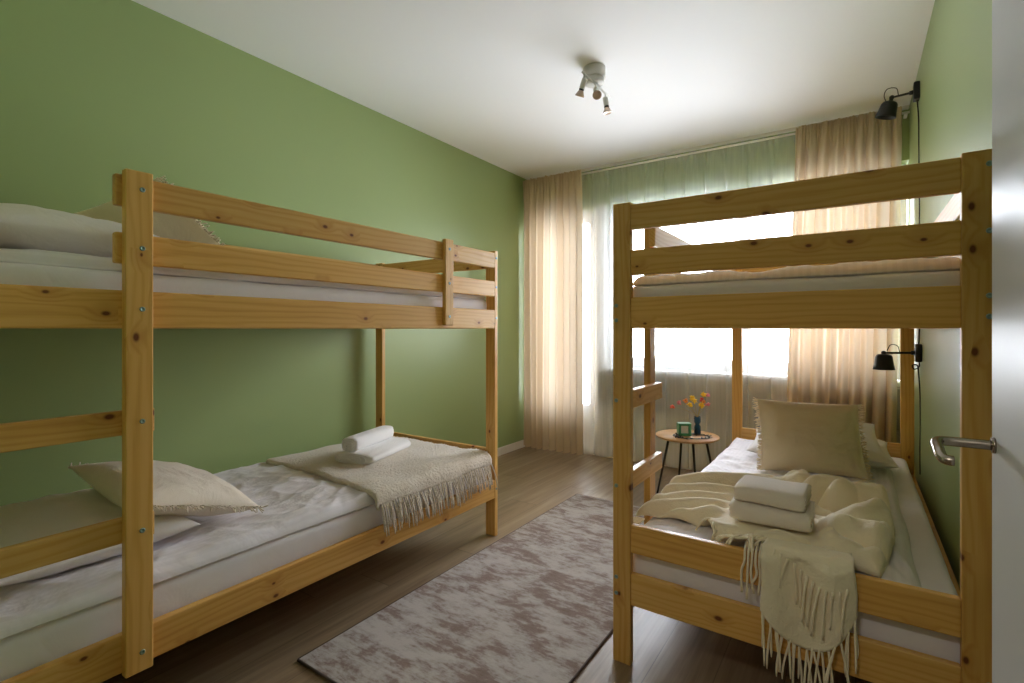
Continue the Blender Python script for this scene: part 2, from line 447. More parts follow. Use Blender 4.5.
# room door, open beside the camera
dr = bpy.data.objects.new('door_1', None); COL.objects.link(dr); dr.location = (DX1+0.02, 0.16, 0); struct(dr)
DF = 0.182
box('door_leaf', (DF, 0.165, 0.01), (DF+0.042, 1.113, 2.09), M['door'], dr, 0.004)
hy, hz = 1.088, 0.956
bm = bmesh.new()
add_cyl(bm, (DF, hy, hz), (DF-0.004, hy, hz), 0.0125, 0.012, 28)
mk('rosette', bm, M['steel'], dr, (DF, hy, hz))
bm = bmesh.new()
pts = [(DF-0.003, hy, hz), (DF-0.030, hy, hz), (DF-0.054, hy, hz), (DF-0.068, hy-0.006, hz), (DF-0.073, hy-0.020, hz-0.001), (DF-0.073, hy-0.045, hz-0.007), (DF-0.072, hy-0.062, hz-0.013), (DF-0.069, hy-0.070, hz-0.016), (DF-0.063, hy-0.073, hz-0.017), (DF-0.058, hy-0.073, hz-0.017)]
add_tube(bm, catmull(pts, 6), 0.0078, 16)
mk('door_handle', bm, M['steel'], dr, (DF, hy, hz))
box('lock_case', (DF+0.008, 1.1125, 0.86), (DF+0.034, 1.1145, 1.08), M['steel'], dr)
# door frame
bm = bmesh.new()
add_box(bm, (DX0-0.05, -0.13, 0), (DX0+0.015, 0.162, 2.15), 0.004); add_box(bm, (DX0-0.05, -0.13, 2.10), (DX1+0.03, 0.162, 2.15), 0.004); add_box(bm, (DX1+0.045, -0.13, 0), (DX1+0.09, 0.162, 2.15), 0.004)
struct(mk('trim_1', bm, M['trim'], None, (DX0, 0, 0), False))

# ---------------------------------------------------------------- bunk beds
ENDZ = [(0.205, 0.312), (0.383, 0.478), (1.142, 1.247), (1.322, 1.407), (1.476, 1.561)]
def bolt(parent, p, axis):
    bm = bmesh.new(); p = Vector(p); axis = Vector(axis)
    add_lathe(bm, [(0.0, 0.0), (0.0068, 0.0), (0.0068, 0.0016), (0.0058, 0.0026), (0.0032, 0.0026), (0.003, 0.0010), (0, 0.0010)], frame_z(p, axis), 14, False)
    return mk('bolt', bm, M['zinc'], parent, tuple(p))

def bunk(label, xa, xw, y0, y1, loff, slat_dir=1):
    s = 1 if xa > xw else -1
    PW, PT, BT = 0.063, 0.027, 0.025
    root = empty('bunk_bed', ((xa+xw)/2, (y0+y1)/2, 0), label, 'bunk bed', 'pine bunk beds')
    W = M['pine']
    for ye, sg in ((y0, 1), (y1, -1)):
        for xe, sx in ((xa, -s), (xw, s)):
            xs = sorted((xe, xe+sx*PW)); ys = sorted((ye, ye+sg*PT))
            board('post', (xs[0], ys[0], 0), (xs[1], ys[1], 1.57), W, root)
        xs = sorted((xa-s*PW, xw+s*PW)); ys = sorted((ye+sg*0.002, ye+sg*(0.002+0.023)))
        for i, (z0, z1) in enumerate(ENDZ):
            board('end_rail' if i in (0, 2) else 'end_guard_board', (xs[0], ys[0], z0), (xs[1], ys[1], z1), W, root)
    ya, yb = y0+PT, y1-PT
    up0, up1 = y0+loff, y0+loff+0.065
    for xe, sx in ((xa, -s), (xw, s)):
        xs = sorted((xe, xe+sx*BT))
        for z0, z1 in ((0.21, 0.312), (1.142, 1.245)):
            board('side_rail', (xs[0], ya, z0), (xs[1], yb, z1), W, root, 0.006)
        st = up0-0.014 if xe == xa else ya
        for z0, z1 in ((1.318, 1.402), (1.474, 1.559)):
            board('guard_rail', (xs[0], st, z0), (xs[1], yb, z1), W, root, 0.006)
    xs = sorted((xa, xa+s*0.027))
    board('ladder_upright', (xs[0], up0, 0.205), (xs[1], up1, 1.57), W, root)
    xr = sorted((xa, xa-s*BT))
    for z0, z1 in ((0.852, 0.918), (0.560, 0.626)):
        board('ladder_rung', (xr[0], ya, z0), (xr[1], up1+0.013, z1), W, root)
    b0 = y1-0.455; xs2 = sorted((xa, xa+s*0.022))
    board('guard_brace', (xs2[0], b0, 1.158), (xs2[1], b0+0.058, 1.572), W, root)
    for z0 in (0.212, 1.150):
        bm = bmesh.new()
        xs3 = sorted((xa-s*BT, xw+s*BT))
        for xe in (xs3[0], xs3[1]-0.02): add_box(bm, (xe, ya, z0), (xe+0.02, yb, z0+0.025))
        for i in range(13):
            y = ya+0.05+i*(yb-ya-0.17)/12; add_box(bm, (xs3[0]+0.003, y, z0+0.025), (xs3[1]-0.003, y+0.07, z0+0.037), 0.002, 1)
        mk('slat_base', bm, W, root, ((xa+xw)/2, (y0+y1)/2, z0), False)
    # bolts: post faces at the ladder end, ladder upright, guard brace, far post side
    xb = xa-s*0.0125; xbw = xw+s*0.0125
    for z in (1.22, 1.17, 0.29, 0.235): bolt(root, (xb, y0, z), (0, -1, 0)); bolt(root, (xbw, y0, z), (0, -1, 0))
    for z in (0.895, 0.603): bolt(root, (xb, y0, z), (0, -1, 0))
    for z in (1.535, 1.375): bolt(root, (xbw, y0, z), (0, -1, 0))
    ux = xa+s*0.027
    for z in (1.520, 1.360, 1.194, 0.888, 0.590, 0.258): bolt(root, (ux, (up0+up1)/2+0.006, z), (s, 0, 0))
    for z in (1.525, 1.36, 1.20): bolt(root, (xa+s*0.022, b0+0.029, z), (s, 0, 0))
    for z in (1.53, 1.37, 1.20, 0.26): bolt(root, (xa, y1-PT/2, z), (s, 0, 0))
    return root

LB = dict(xa=-1.638, xw=-2.608, y0=0.19, y1=2.27, loff=0.346)
RB = dict(xa=-0.692, xw=0.277, y0=1.637, y1=3.69, loff=0.383)
bunk('pine bunk bed by the long green wall, with two rolled towels below', **LB)
bunk('pine bunk bed by the window and side table, foot end facing the room', **RB)

# ---------------------------------------------------------------- bedding
def mattress(label, x0, x1, y0, y1, z0, z1, seed, group='white mattresses'):
    """soft box with rounded edges and slightly wavy cover"""
    bm = bmesh.new(); add_box(bm, (x0, y0, z0), (x1, y1, z1), 0.035, 5)
    bmesh.ops.subdivide_edges(bm, edges=[e for e in bm.edges if e.calc_length() > 0.2], cuts=18, use_grid_fill=True)
    for v in bm.verts:
        n = nz(v.co.x*7+seed, v.co.y*5, v.co.z*9)*0.004
        v.co.z += n if v.co.z > z0+0.03 else 0
        v.co.x += nz(v.co.y*9+seed, v.co.z*14, 3)*0.003
    o = mk('mattress', bm, M['sheet'], None, ((x0+x1)/2, (y0+y1)/2, z0))
    return tag(o, label, 'mattress')

def duvet(label, x0, x1, y0, y1, zb, th, seed, amp=0.012, fold=None, dip=None):
    nu, nv = 100, 200
    W, L = x1-x0, y1-y0
    def top(a, b):
        x = x0+a*W; y = y0+b*L
        x += nz(y*3.1+seed, 1.3, 0)*0.012*(1 if a in (0, 1) else abs(2*a-1))
        e = min(a*W, (1-a)*W, b*L, (1-b)*L)
        prof = math.sqrt(max(0.0, 1-(1-min(e/0.045, 1))**2))
        wx = x + 0.12*nz(x*2.2, y*2.2, seed); wy = y + 0.12*nz(x*2.2+9, y*2.2, seed)
        w = amp*(0.6*ridge(wx*5.0, wy*2.2, seed) + 0.5*nz(wx*9, wy*5, seed+3) + 0.42*max(0, ridge(wx*9+wy*3, wy*5-wx*2, seed+7))**2 + 0.25*max(0, ridge(wx*19, wy*13+wx*6, seed+5))**2)
        z = zb + prof*(th + w*min(1, e/0.03+0.2))
        if dip: z += dip(x, y)
        return Vector((x, y, z))
    bm = bmesh.new()
    vs = grid(bm, nu, nv, top)
    # skirt to the base
    rim = [vs[i][0] for i in range(nu+1)] + [vs[nu][j] for j in range(1, nv+1)] + [vs[i][nv] for i in range(nu-1, -1, -1)] + [vs[0][j] for j in range(nv-1, 0, -1)]
    low = [bm.verts.new(v.co + Vector((0, 0, -0.004))) for v in rim]
    for i in range(len(rim)):
        j = (i+1) % len(rim); bm.faces.new((rim[i], low[i], low[j], rim[j]))
    bm.faces.new(low)
    o = mk('duvet', bm, M['duvet'], None, ((x0+x1)/2, (y0+y1)/2, zb))
    return tag(o, label, 'duvet')

def pillow_surface(w, h, t, seed, wr=0.010, pin=0.55, n=34):
    """closed pillow in local coordinates: X width, Y height, Z thickness"""
    bm = bmesh.new()
    def pt(a, b, sg):
        u = 2*a-1; v = 2*b-1
        # edges draw in between corners
        cu = 1-0.06*(1-v*v); cv = 1-0.06*(1-u*u)
        # soften corners
        x = u*w/2*(1-0.055*(1-abs(v)**2.2)); y = v*h/2*(1-0.055*(1-abs(u)**2.2))
        f = (max(0, 1-abs(u)**2.4)*max(0, 1-abs(v)**2.4))**pin
        e = min(1-abs(u), 1-abs(v))
        wn = wr*(ridge(u*2.3+seed, v*2.3, sg*2)*0.5 + 0.6*nz(u*4+seed, v*4, sg*3))*min(1, e*4)
        # tension wrinkles from the corners
        cd = min(math.hypot(abs(u)-1, abs(v)-1), 1.0)
        ang = math.atan2(1-abs(v), 1-abs(u)+1e-6)
        wn += wr*0.6*math.sin(ang*9+seed)*max(0, 1-cd/0.9)*min(1, e*6)
        return Vector((x, y, sg*(t/2*f + wn*f)))
    A = [[None]*(n+1) for _ in range(n+1)]; B = [[None]*(n+1) for _ in range(n+1)]
    for i in range(n+1):
        for j in range(n+1):
            a = 0.5-0.5*math.cos(PI*i/n); b = 0.5-0.5*math.cos(PI*j/n)
            A[i][j] = bm.verts.new(pt(a, b, 1))
            B[i][j] = A[i][j] if (i in (0, n) or j in (0, n)) else bm.verts.new(pt(a, b, -1))
    for i in range(n):
        for j in range(n):
            bm.faces.new((A[i][j], A[i+1][j], A[i+1][j+1], A[i][j+1]))
            bm.faces.new((B[i][j], B[i][j+1], B[i+1][j+1], B[i+1][j]))
    return bm

def strand(bm, p, d, L, r, sd, droop=0.0, segs=5, n=6):
    """one fringe strand from p, leaving along d and bending downward"""
    p = Vector(p); d = Vector(d).normalized(); pts = [p]
    cur = p.copy(); dd = d.copy(); rnd = random.Random(sd)
    side = Vector((rnd.uniform(-1, 1), rnd.uniform(-1, 1), 0))*0.25
    for i in range(n):
        dd = (dd + Vector((0, 0, -droop)) + side*(0.5-i/n)).normalized()
        cur = cur + dd*(L/n); pts.append(cur.copy())
    tp = [1.0]*n + [0.6]; add_tube(bm, pts, r, segs, tp)

def pillow(name, label, cat, w, h, t, center, xdir, ydir, mat, seed, fringe=False, group=None, wr=0.012, sink=None):
    bm = pillow_surface(w, h, t, seed, wr)
    X = Vector(xdir).normalized(); Y = Vector(ydir); Y = (Y-X*Y.dot(X)).normalized(); Z = X.cross(Y)
    R = Matrix((X, Y, Z)).transposed().to_4x4(); T = Matrix.Translation(Vector(center)) @ R
    if sink:
        for v in bm.verts:
            q = T @ v.co
            if q.z < sink: q.z = sink + (q.z-sink)*0.05
            v.co = T.inverted() @ q
    me = bpy.data.meshes.new(name); bmesh.ops.recalc_face_normals(bm, faces=bm.faces); bm.to_mesh(me); bm.free(); me.materials.append(mat); smooth(me)
    o = bpy.data.objects.new(name, me); COL.objects.link(o); o.matrix_world = T
    tag(o, label, cat, group)
    if fringe:
        rnd = random.Random(seed)
        for sx in (-1, 1):
            fb = bmesh.new()
            for i in range(52):
                v = -1+2*(i+0.5)/52
                x = sx*w/2*(1-0.055*(1-abs(v)**2.2)); y = v*h/2
                for q in range(2):
                    L = rnd.uniform(0.018, 0.032)
                    strand(fb, (x-sx*0.002, y+rnd.uniform(-0.004, 0.004), 0), (sx, rnd.uniform(-0.6, 0.6), rnd.uniform(-0.6, 0.6)), L, 0.0022, rnd.random(), 0, 4, 4)
            fm = bpy.data.meshes.new('fringe'); fb.to_mesh(fm); fb.free(); fm.materials.append(mat); smooth(fm)
            f = bpy.data.objects.new('fringe', fm); COL.objects.link(f); f.parent = o
    return o

# --- left bed, lower
mattress('mattress in white sheet on the lower bunk by the green wall', -2.575, -1.672, 0.232, 2.232, 0.252, 0.405, 1)
duvet('white striped duvet spread on the lower bunk under two rolled towels', -2.56, -1.668, 0.27, 2.215, 0.410, 0.028, 2, 0.016)
pillow('pillow', 'plain white pillow lying flat on the lower bunk behind the ladder rungs', 'pillow', 0.66, 0.52, 0.15, (-2.11, 0.54, 0.498), (1, 0, 0), (0, 1, 0), M['pillow'], 3, wr=0.014, sink=0.436)
pillow('cushion', 'beige fringed cushion lying on the lower bunk behind the ladder upright', 'cushion', 0.45, 0.45, 0.14, (-2.02, 0.80, 0.575), (-0.41, -0.02, 0.05), (-0.11, -0.42, 0.15), M['linen_light'], 5, True)
# --- left bed, upper
mattress('mattress in white sheet on the upper bunk by the green wall', -2.575, -1.672, 0.232, 2.232, 1.19, 1.300, 11)
duvet('white duvet spread on the upper bunk by the green wall', -2.565, -1.69, 0.26, 2.225, 1.305, 0.024, 12, 0.013)
pillow('pillow', 'white pillow on the upper bunk at the edge of the photograph', 'pillow', 0.68, 0.5, 0.17, (-2.08, 0.46, 1.405), (1, 0.02, 0), (0, 1, 0), M['pillow'], 13, wr=0.014, sink=1.328)
pillow('cushion', 'beige fringed cushion propped on the upper bunk behind the guard rail', 'cushion', 0.45, 0.45, 0.13, (-2.16, 0.84, 1.452), (0.40, 0.115, 0.09), (-0.08, -0.367, 0.278), M['linen'], 15, True)
# --- right bed, lower
mattress('mattress in white sheet on the lower bunk beside the small round table', -0.655, 0.240, 1.68, 3.65, 0.252, 0.405, 21)
duvet('white striped duvet on the lower bunk under the cream throw', -0.645, 0.150, 1.69, 3.5, 0.410, 0.028, 22, 0.016)
pillow('pillow', 'white pillow lying at the window end of the lower bunk, behind the cushion', 'pillow', 0.66, 0.5, 0.15, (-0.17, 3.22, 0.50), (1, 0.05, 0), (0, 0.99, 0.05), M['pillow'], 23, wr=0.014, sink=0.436)
pillow('pillow', 'white pillow leaning directly against the back of the beige cushion', 'pillow', 0.56, 0.42, 0.12, (-0.17, 3.08, 0.575), (1, 0.12, 0), (0, 0.92, 0.26), M['pillow'], 24, wr=0.014)
pillow('cushion', 'beige fringed cushion standing upright on the lower bunk near the window', 'cushion', 0.455, 0.36, 0.16, (-0.185, 2.86, 0.612), (0.45, 0.15, -0.012), (-0.01, 0.17, 0.36), M['linen'], 25, True)
# --- right bed, upper
mattress('mattress in white sheet on the upper bunk in front of the window', -0.655, 0.240, 1.672, 3.65, 1.19, 1.290, 31)
duvet('white duvet on the upper bunk in front of the window', -0.645, 0.235, 1.685, 3.6, 1.295, 0.024, 32, 0.012)
pillow('pillow', 'white pillow at the window end of the upper bunk', 'pillow', 0.64, 0.46, 0.13, (-0.2, 3.35, 1.378), (1, 0, 0), (0, 1, 0), M['pillow'], 33, sink=1.32)

# --- left throw
def left_throw():
    x0, x1, y0, y1 = -2.50, -1.628, 1.45, 2.205
    root = None
    nu, nv = 70, 60
    def f(a, b, off):
        y = y0+b*(y1-y0)
        s = a*0.895                      # distance across, then over the edge
        x = x0+s
        z = 0.463
        edge = -1.652+0.010*nz(y*6, 3)
        z += 0.010*nz(x*5, y*5, 2)+0.005*ridge(x*9, y*4, 5)
        if x > edge-0.03:
            t = min((x-edge+0.03)/0.06, 1.0)
            ang = t*PI/2
            over = max(0.0, x-edge-0.03)
            x = edge-0.03+0.045*math.sin(ang)
            z = z-0.045*(1-math.cos(ang))-over
            x += 0.006*nz(y*14, z*8, 4)
        z += 0.014*sstep(0.07, 0.0, abs(b-0.0))*0
        y += 0.010*nz(x*4, 7, 1)*(1-b) + (0.02*math.sin(a*5)*(1-b))
        return Vector((x, y, z+off))
    bm = bmesh.new()
    vs = grid(bm, nu, nv, lambda a, b: f(a, b, 0))
    # rolled fold along the head edge: the blanket lies doubled there
    vs2 = grid(bm, nu, 10, lambda a, b: f(a, 0, 0) + Vector((0, -0.014*math.sin(b*PI), -0.012+0.012*math.cos(b*PI))) if False else f(a, 0, 0) + Vector((0, -0.013*math.sin(b*PI), -0.011*(1-math.cos(b*PI)))))
    bmesh.ops.remove_doubles(bm, verts=bm.verts, dist=0.0005)
    o = mk('throw_blanket', bm, M['throw_pale'], None, (-2.05, 1.83, 0.43))
    md = o.modifiers.new('thick', 'SOLIDIFY'); md.thickness = 0.008; md.offset = 0
    tag(o, 'pale woven throw laid flat across the lower bunk, under rolled towels', 'throw blanket')
    fb = bmesh.new(); rnd = random.Random(5)
    for i in range(64):
        b = (i+0.5)/64+rnd.uniform(-0.004, 0.004)
        p = f(1.0, b, 0)
        for q in range(2):
            strand(fb, p+Vector((0.003, rnd.uniform(-0.004, 0.004), 0.004)), (0.55, rnd.uniform(-0.25, 0.1), -0.8), rnd.uniform(0.095, 0.135), 0.0028, rnd.random()*99, 0.25, 5, 6)
    mk('fringe', fb, M['throw_pale'], o, (-1.64, 1.83, 0.4), auto=1); fb = bmesh.new()
    for i in range(46):
        a = (i+0.5)/46*0.93
        p = f(a, 1.0, 0)
        strand(fb, p+Vector((0, -0.004, 0)), (rnd.uniform(-0.3, 0.3), 1, 0.15), rnd.uniform(0.015, 0.026), 0.0024, rnd.random()*99, 0.05, 4, 4)
    mk('fringe', fb, M['throw_pale'], o, (-2.05, 2.2, 0.46), auto=1)
left_throw()

# --- rolled towels on the left bed
def roll_towel(label, p0, p1, w, h, mat, seed):
    """flattened roll with a spiral showing at the near end"""
    p0 = Vector(p0); p1 = Vector(p1); d = (p1-p0); L = d.length; d.normalize()
    side = Vector((d.y, -d.x, 0)).normalized(); up = Vector((0, 0, 1))
    bm = bmesh.new()
    n = 40
    def prof(ang, k=1.0):
        c, s_ = math.cos(ang), math.sin(ang)
        e = 0.72
        return (side*(math.copysign(abs(c)**e, c)*w/2*k) + up*(math.copysign(abs(s_)**e, s_)*h/2*k))
    rings = []
    stations = [(0.0, 0.90), (0.012, 0.98), (0.03, 1.0)]+[(0.03+(L-0.06)*i/14, 1.0) for i in range(1, 15)]+[(L-0.012, 0.98), (L, 0.90)]
    for (t, k) in stations:
        ring = []
        for i in range(n):
            a = 2*PI*i/n
            q = prof(a, k*(1+0.02*nz(a*1.3+seed, t*9, 1)))
            ring.append(bm.verts.new(p0+d*t+q))
        rings.append(ring)
    for A, B in zip(rings, rings[1:]):
        for i in range(n):
            j = (i+1) % n; bm.faces.new((A[i], A[j], B[j], B[i]))
    for R_ in (rings[0], rings[-1]): bm.faces.new(R_)
    o = mk('rolled_towel', bm, mat, None, tuple(p0))
    tag(o, label, 'towel', 'white towels')
    for end, sg in ((p0, -1), (p1, 1)):
        sb = bmesh.new(); pts = []
        for i in range(70):
            t = i/69; a = t*2*PI*2.6+0.6; kk = 0.88-0.66*t
            pts.append(end + d*sg*0.0015 + prof(a, kk))
        add_tube(sb, pts, 0.0035, 6)
        mk('spiral_edge', sb, mat, o, tuple(end))
    return o
roll_towel('flat rolled white towel, lower of the two on the pale throw', (-2.065, 1.63, 0.495), (-2.18, 2.01, 0.495), 0.23, 0.056, M['towel'], 1)
roll_towel('round rolled white towel lying on top of the flatter roll', (-2.105, 1.64, 0.557), (-2.205, 1.98, 0.557), 0.095, 0.074, M['towel'], 2)

# --- folded towels on the right bed
def folded_towel(label, x0, x1, y0, y1, z0, z1, seed, ang=0.0):
    """towel folded over: rounded fold to the front, layered ends to the sides"""
    W = x1-x0; L = y1-y0; H = z1-z0
    bm = bmesh.new()
    n = 26; m = 22
    prof = []
    for i in range(n):
        a = 2*PI*i/n; c, s_ = math.cos(a), math.sin(a)
        prof.append((math.copysign(abs(c)**0.34, c)*L/2, math.copysign(abs(s_)**0.62, s_)*H/2))
    rings = []
    for k in range(m+1):
        x = -W/2+W*k/m
        e = min(k, m-k); sc = 0.93 if e == 0 else (0.985 if e == 1 else 1.0)
        rings.append([bm.verts.new(Vector((x+0.002*nz(k, i, seed), py*sc, pz*sc*(1+0.05*nz(x*9+seed, py*8, 1))+0.004*nz(x*8, py*7, seed)))) for i, (py, pz) in enumerate(prof)])
    for A, B in zip(rings, rings[1:]):
        for i in range(n):
            j = (i+1) % n; bm.faces.new((A[i], A[j], B[j], B[i]))
    bm.faces.new(rings[0]); bm.faces.new(rings[-1])
    R = Matrix.Rotation(ang, 4, 'Z')
    for v in bm.verts: v.co = R @ v.co + Vector(((x0+x1)/2, (y0+y1)/2, (z0+z1)/2))
    o = mk('folded_towel', bm, M['towel_grey'], None, ((x0+x1)/2, (y0+y1)/2, z0))
    tag(o, label, 'towel', 'white towels')
    for sx in (-1, 1):
        for q in (-0.22, 0.06, 0.30):
            sb = bmesh.new()
            pts = [R @ Vector((sx*(W/2+0.0005), -L*0.42+L*0.84*i/12, q*H+0.002*nz(i, q*9, seed))) + Vector(((x0+x1)/2, (y0+y1)/2, (z0+z1)/2)) for i in range(13)]
            add_tube(sb, pts, 0.0035, 6)
            mk('fold_edge', sb, M['towel_grey'], o, tuple(pts[0]))
    return o
folded_towel('folded white towel, lower of the two on the cream throw', -0.350, -0.116, 1.80, 2.02, 0.500, 0.560, 1, 0.02)
folded_towel('folded white towel, upper of the two stacked on the cream throw', -0.336, -0.130, 1.82, 2.02, 0.558, 0.614, 2, -0.03)

# --- right throw: crumpled cloth on the bed, tail over the foot board, corner over the side
def right_throw():
    rnd = random.Random(9)
    def hfield(x, y):
        wx = x+0.07*nz(x*3, y*3, 2); wy = y+0.09*nz(x*2.6+5, y*2.4, 4)
        ph = (wy-0.22*x-1.70+0.10*math.sin(x*5))/0.112
        folds = abs(math.sin(PI*ph))**0.75 * (0.55+0.75*abs(nz(wx*3, ph*0.45, 9)))
        bil = abs(nz(wx*6.5+3, wy*6.5, 6))**0.75*1.25 + 0.45*abs(nz(wx*13, wy*12, 8))
        k = sstep(-0.34, -0.12, x)
        z = 0.456 + (1-k)*0.066*folds + k*(0.100*bil+0.006) + 0.006*nz(x*10, y*10, 3)
        z += 0.026*sstep(0.16, 0.0, abs(y-2.34+0.25*(x+0.3)))*(0.4+k)
        fr = sstep(1.84, 1.72, y)*k           # smoother cloth toward the foot board
        z = z*(1-0.6*fr)+0.474*0.6*fr
        q = sstep(0.19, 0.13, abs(x+0.24))*sstep(0.16, 0.10, abs(y-1.91))
        return z*(1-q)+0.488*q
    # outline of the cloth lying on the bed, mapped from the unit square
    def pos(a, b):
        # a: left to right, b: front to back
        xl = -0.665+0.02*b; xr = 0.055+0.05*math.sin(b*2.6)
        x = xl+(xr-xl)*a
        yb = 2.19+0.34*math.sin(min(1, a*1.05)*PI*0.62)-0.16*max(0, a-0.75)*2 + 0.03*math.sin(a*17)
        yf = 1.705+0.03*math.sin(a*9)+0.10*sstep(0.30, 0.12, abs(a-0.17))
        y = yf+(yb-yf)*b
        e = min(a, 1-a, b, 1-b)
        z = hfield(x, y)
        ez = 0.447
        k = math.sqrt(max(0, 1-(1-min(1, e/0.04))**2)) if b > 0.5 or a > 0.9 or a < 0.3 else 1
        z = ez+(z-ez)*(0.25+0.75*k)
        return Vector((x, y, z))
    bm = bmesh.new()
    grid(bm, 150, 150, pos)
    # tail over the foot board
    TX0, TX1 = -0.218, -0.008
    def tail(a, b):
        x = TX0+(TX1-TX0)*a + 0.012*nz(b*3, a*2, 8) + 0.03*b*(a-0.45)*0.6
        Lmax = 0.36-0.085*((a-0.45)/0.5)**2
        s = b*Lmax
        wv = 0.012*math.sin(a*9+1.0)*min(1, b*2.5)
        if s < 0.12:
            y = 1.74-s*0.85; z = 0.500+0.012*math.sin(s/0.12*PI*0.5)
            if s < 0.05: z = 0.495+(z-0.495)*(s/0.05)
        elif s < 0.165:
            t = (s-0.12)/0.045*PI/2
            y = 1.638-0.016*math.sin(t); z = 0.512-0.022*(1-math.cos(t))
        else:
            y = 1.622-wv-0.004; z = 0.490-(s-0.165)*1.25
        return Vector((x, y-wv*0.3, z))
    grid(bm, 36, 50, tail)
    # corner hanging over the aisle side, beside the ladder
    def corner(a, b):
        y = 1.71+0.13*a; s = b*0.13
        if s < 0.04: x = -0.63-s; z = 0.468
        else:
            x = -0.672-0.012*math.sin(min(1, (s-0.04)/0.04)*PI/2)-0.018; z = 0.468-(s-0.04)
        return Vector((x-0.004*math.sin(a*9), y, z+0.004*nz(a*5, b*4)))
    o = mk('throw_blanket', bm, M['throw_cream'], None, (-0.3, 2.0, 0.45), auto=1)
    md = o.modifiers.new('thick', 'SOLIDIFY'); md.thickness = 0.007; md.offset = 0
    tag(o, 'crumpled cream wool throw hanging over the foot board of the lower bunk', 'throw blanket')
    fb = bmesh.new()
    for i in range(15):      # bottom of the tail
        a = (i+0.5)/15
        p = tail(a, 1.0)
        for q in range(2): strand(fb, p+Vector((rnd.uniform(-0.004, 0.004), 0, 0.006)), (rnd.uniform(-0.15, 0.15), 0, -1), rnd.uniform(0.10, 0.15), 0.0032, rnd.random()*99, 0.2, 6, 7)
    mk('fringe', fb, M['throw_cream'], o, (-0.12, 1.63, 0.3), auto=1); fb = bmesh.new()
    for i in range(12):      # doubled layer's fringe lying over the tail
        a = 0.16+i*0.07
        p = tail(a, 0.40+0.30*i/11)+Vector((0, -0.010, 0))
        strand(fb, p, (rnd.uniform(-0.35, -0.1), -0.06, -1), rnd.uniform(0.10, 0.14), 0.0036, rnd.random()*99, 0.3, 6, 7)
    mk('fringe', fb, M['throw_cream'], o, (-0.12, 1.63, 0.3), auto=1); fb = bmesh.new()
    for i in range(6):       # strands over the board beside the tail
        x = -0.275+i*0.010
        pts = [(x, 1.70, 0.492), (x+0.002, 1.655, 0.487), (x+0.003, 1.634, 0.482), (x+0.002, 1.630, 0.45), (x+rnd.uniform(-0.006, 0.006), 1.629, 0.42), (x+rnd.uniform(-0.008, 0.008), 1.629, 0.36+rnd.uniform(-0.03, 0.03))]
        add_tube(fb, catmull(pts, 4), 0.0034, 6)
    mk('fringe', fb, M['throw_cream'], o, (-0.12, 1.63, 0.3), auto=1); fb = bmesh.new()
    for i in range(5):       # strands over the aisle side
        y = 1.70+i*0.012
        pts = [(-0.62, y, 0.465), (-0.66, y, 0.462), (-0.697, y, 0.44), (-0.703, y-0.004, 0.40), (-0.704, y+rnd.uniform(-0.01, 0.01), 0.345+rnd.uniform(-0.02, 0.02))]
        add_tube(fb, catmull(pts, 4), 0.0032, 6)
    mk('fringe', fb, M['throw_cream'], o, (-0.12, 1.63, 0.3), auto=1); fb = bmesh.new()
    for i in range(14):      # curled strands along the front edge of the cloth
        a = 0.36+i*0.02
        p = pos(a, 0.02)
        strand(fb, p+Vector((0, 0, 0.004)), (rnd.uniform(-0.9, 0.2), -0.6, 0.25), rnd.uniform(0.05, 0.08), 0.0034, rnd.random()*99, 0.28, 6, 6)
    mk('fringe', fb, M['throw_cream'], o, (-0.12, 1.63, 0.3), auto=1)
right_throw()

# ---------------------------------------------------------------- rug
def rug():
    x0, x1, y0, y1, t = -1.58, -0.757, 1.02, 3.12, 0.010
    bm = bmesh.new(); add_box(bm, (x0, y0, 0.0), (x1, y1, t), 0.004, 2)
    o = mk('rug', bm, M['rug'], None, ((x0+x1)/2, (y0+y1)/2, 0), False)
    tag(o, 'worn grey and dusty pink patterned rug on the floor between the beds', 'rug')
    bm = bmesh.new()
    z = 0.006
    add_tube(bm, [(x0, y0, z), (x1, y0, z), (x1, y1, z), (x0, y1, z), (x0, y0+0.002, z)], 0.0045, 6)
    mk('binding', bm, plain('rug_binding', (92, 76, 72), 0.9), o, ((x0+x1)/2, (y0+y1)/2, 0))
rug()

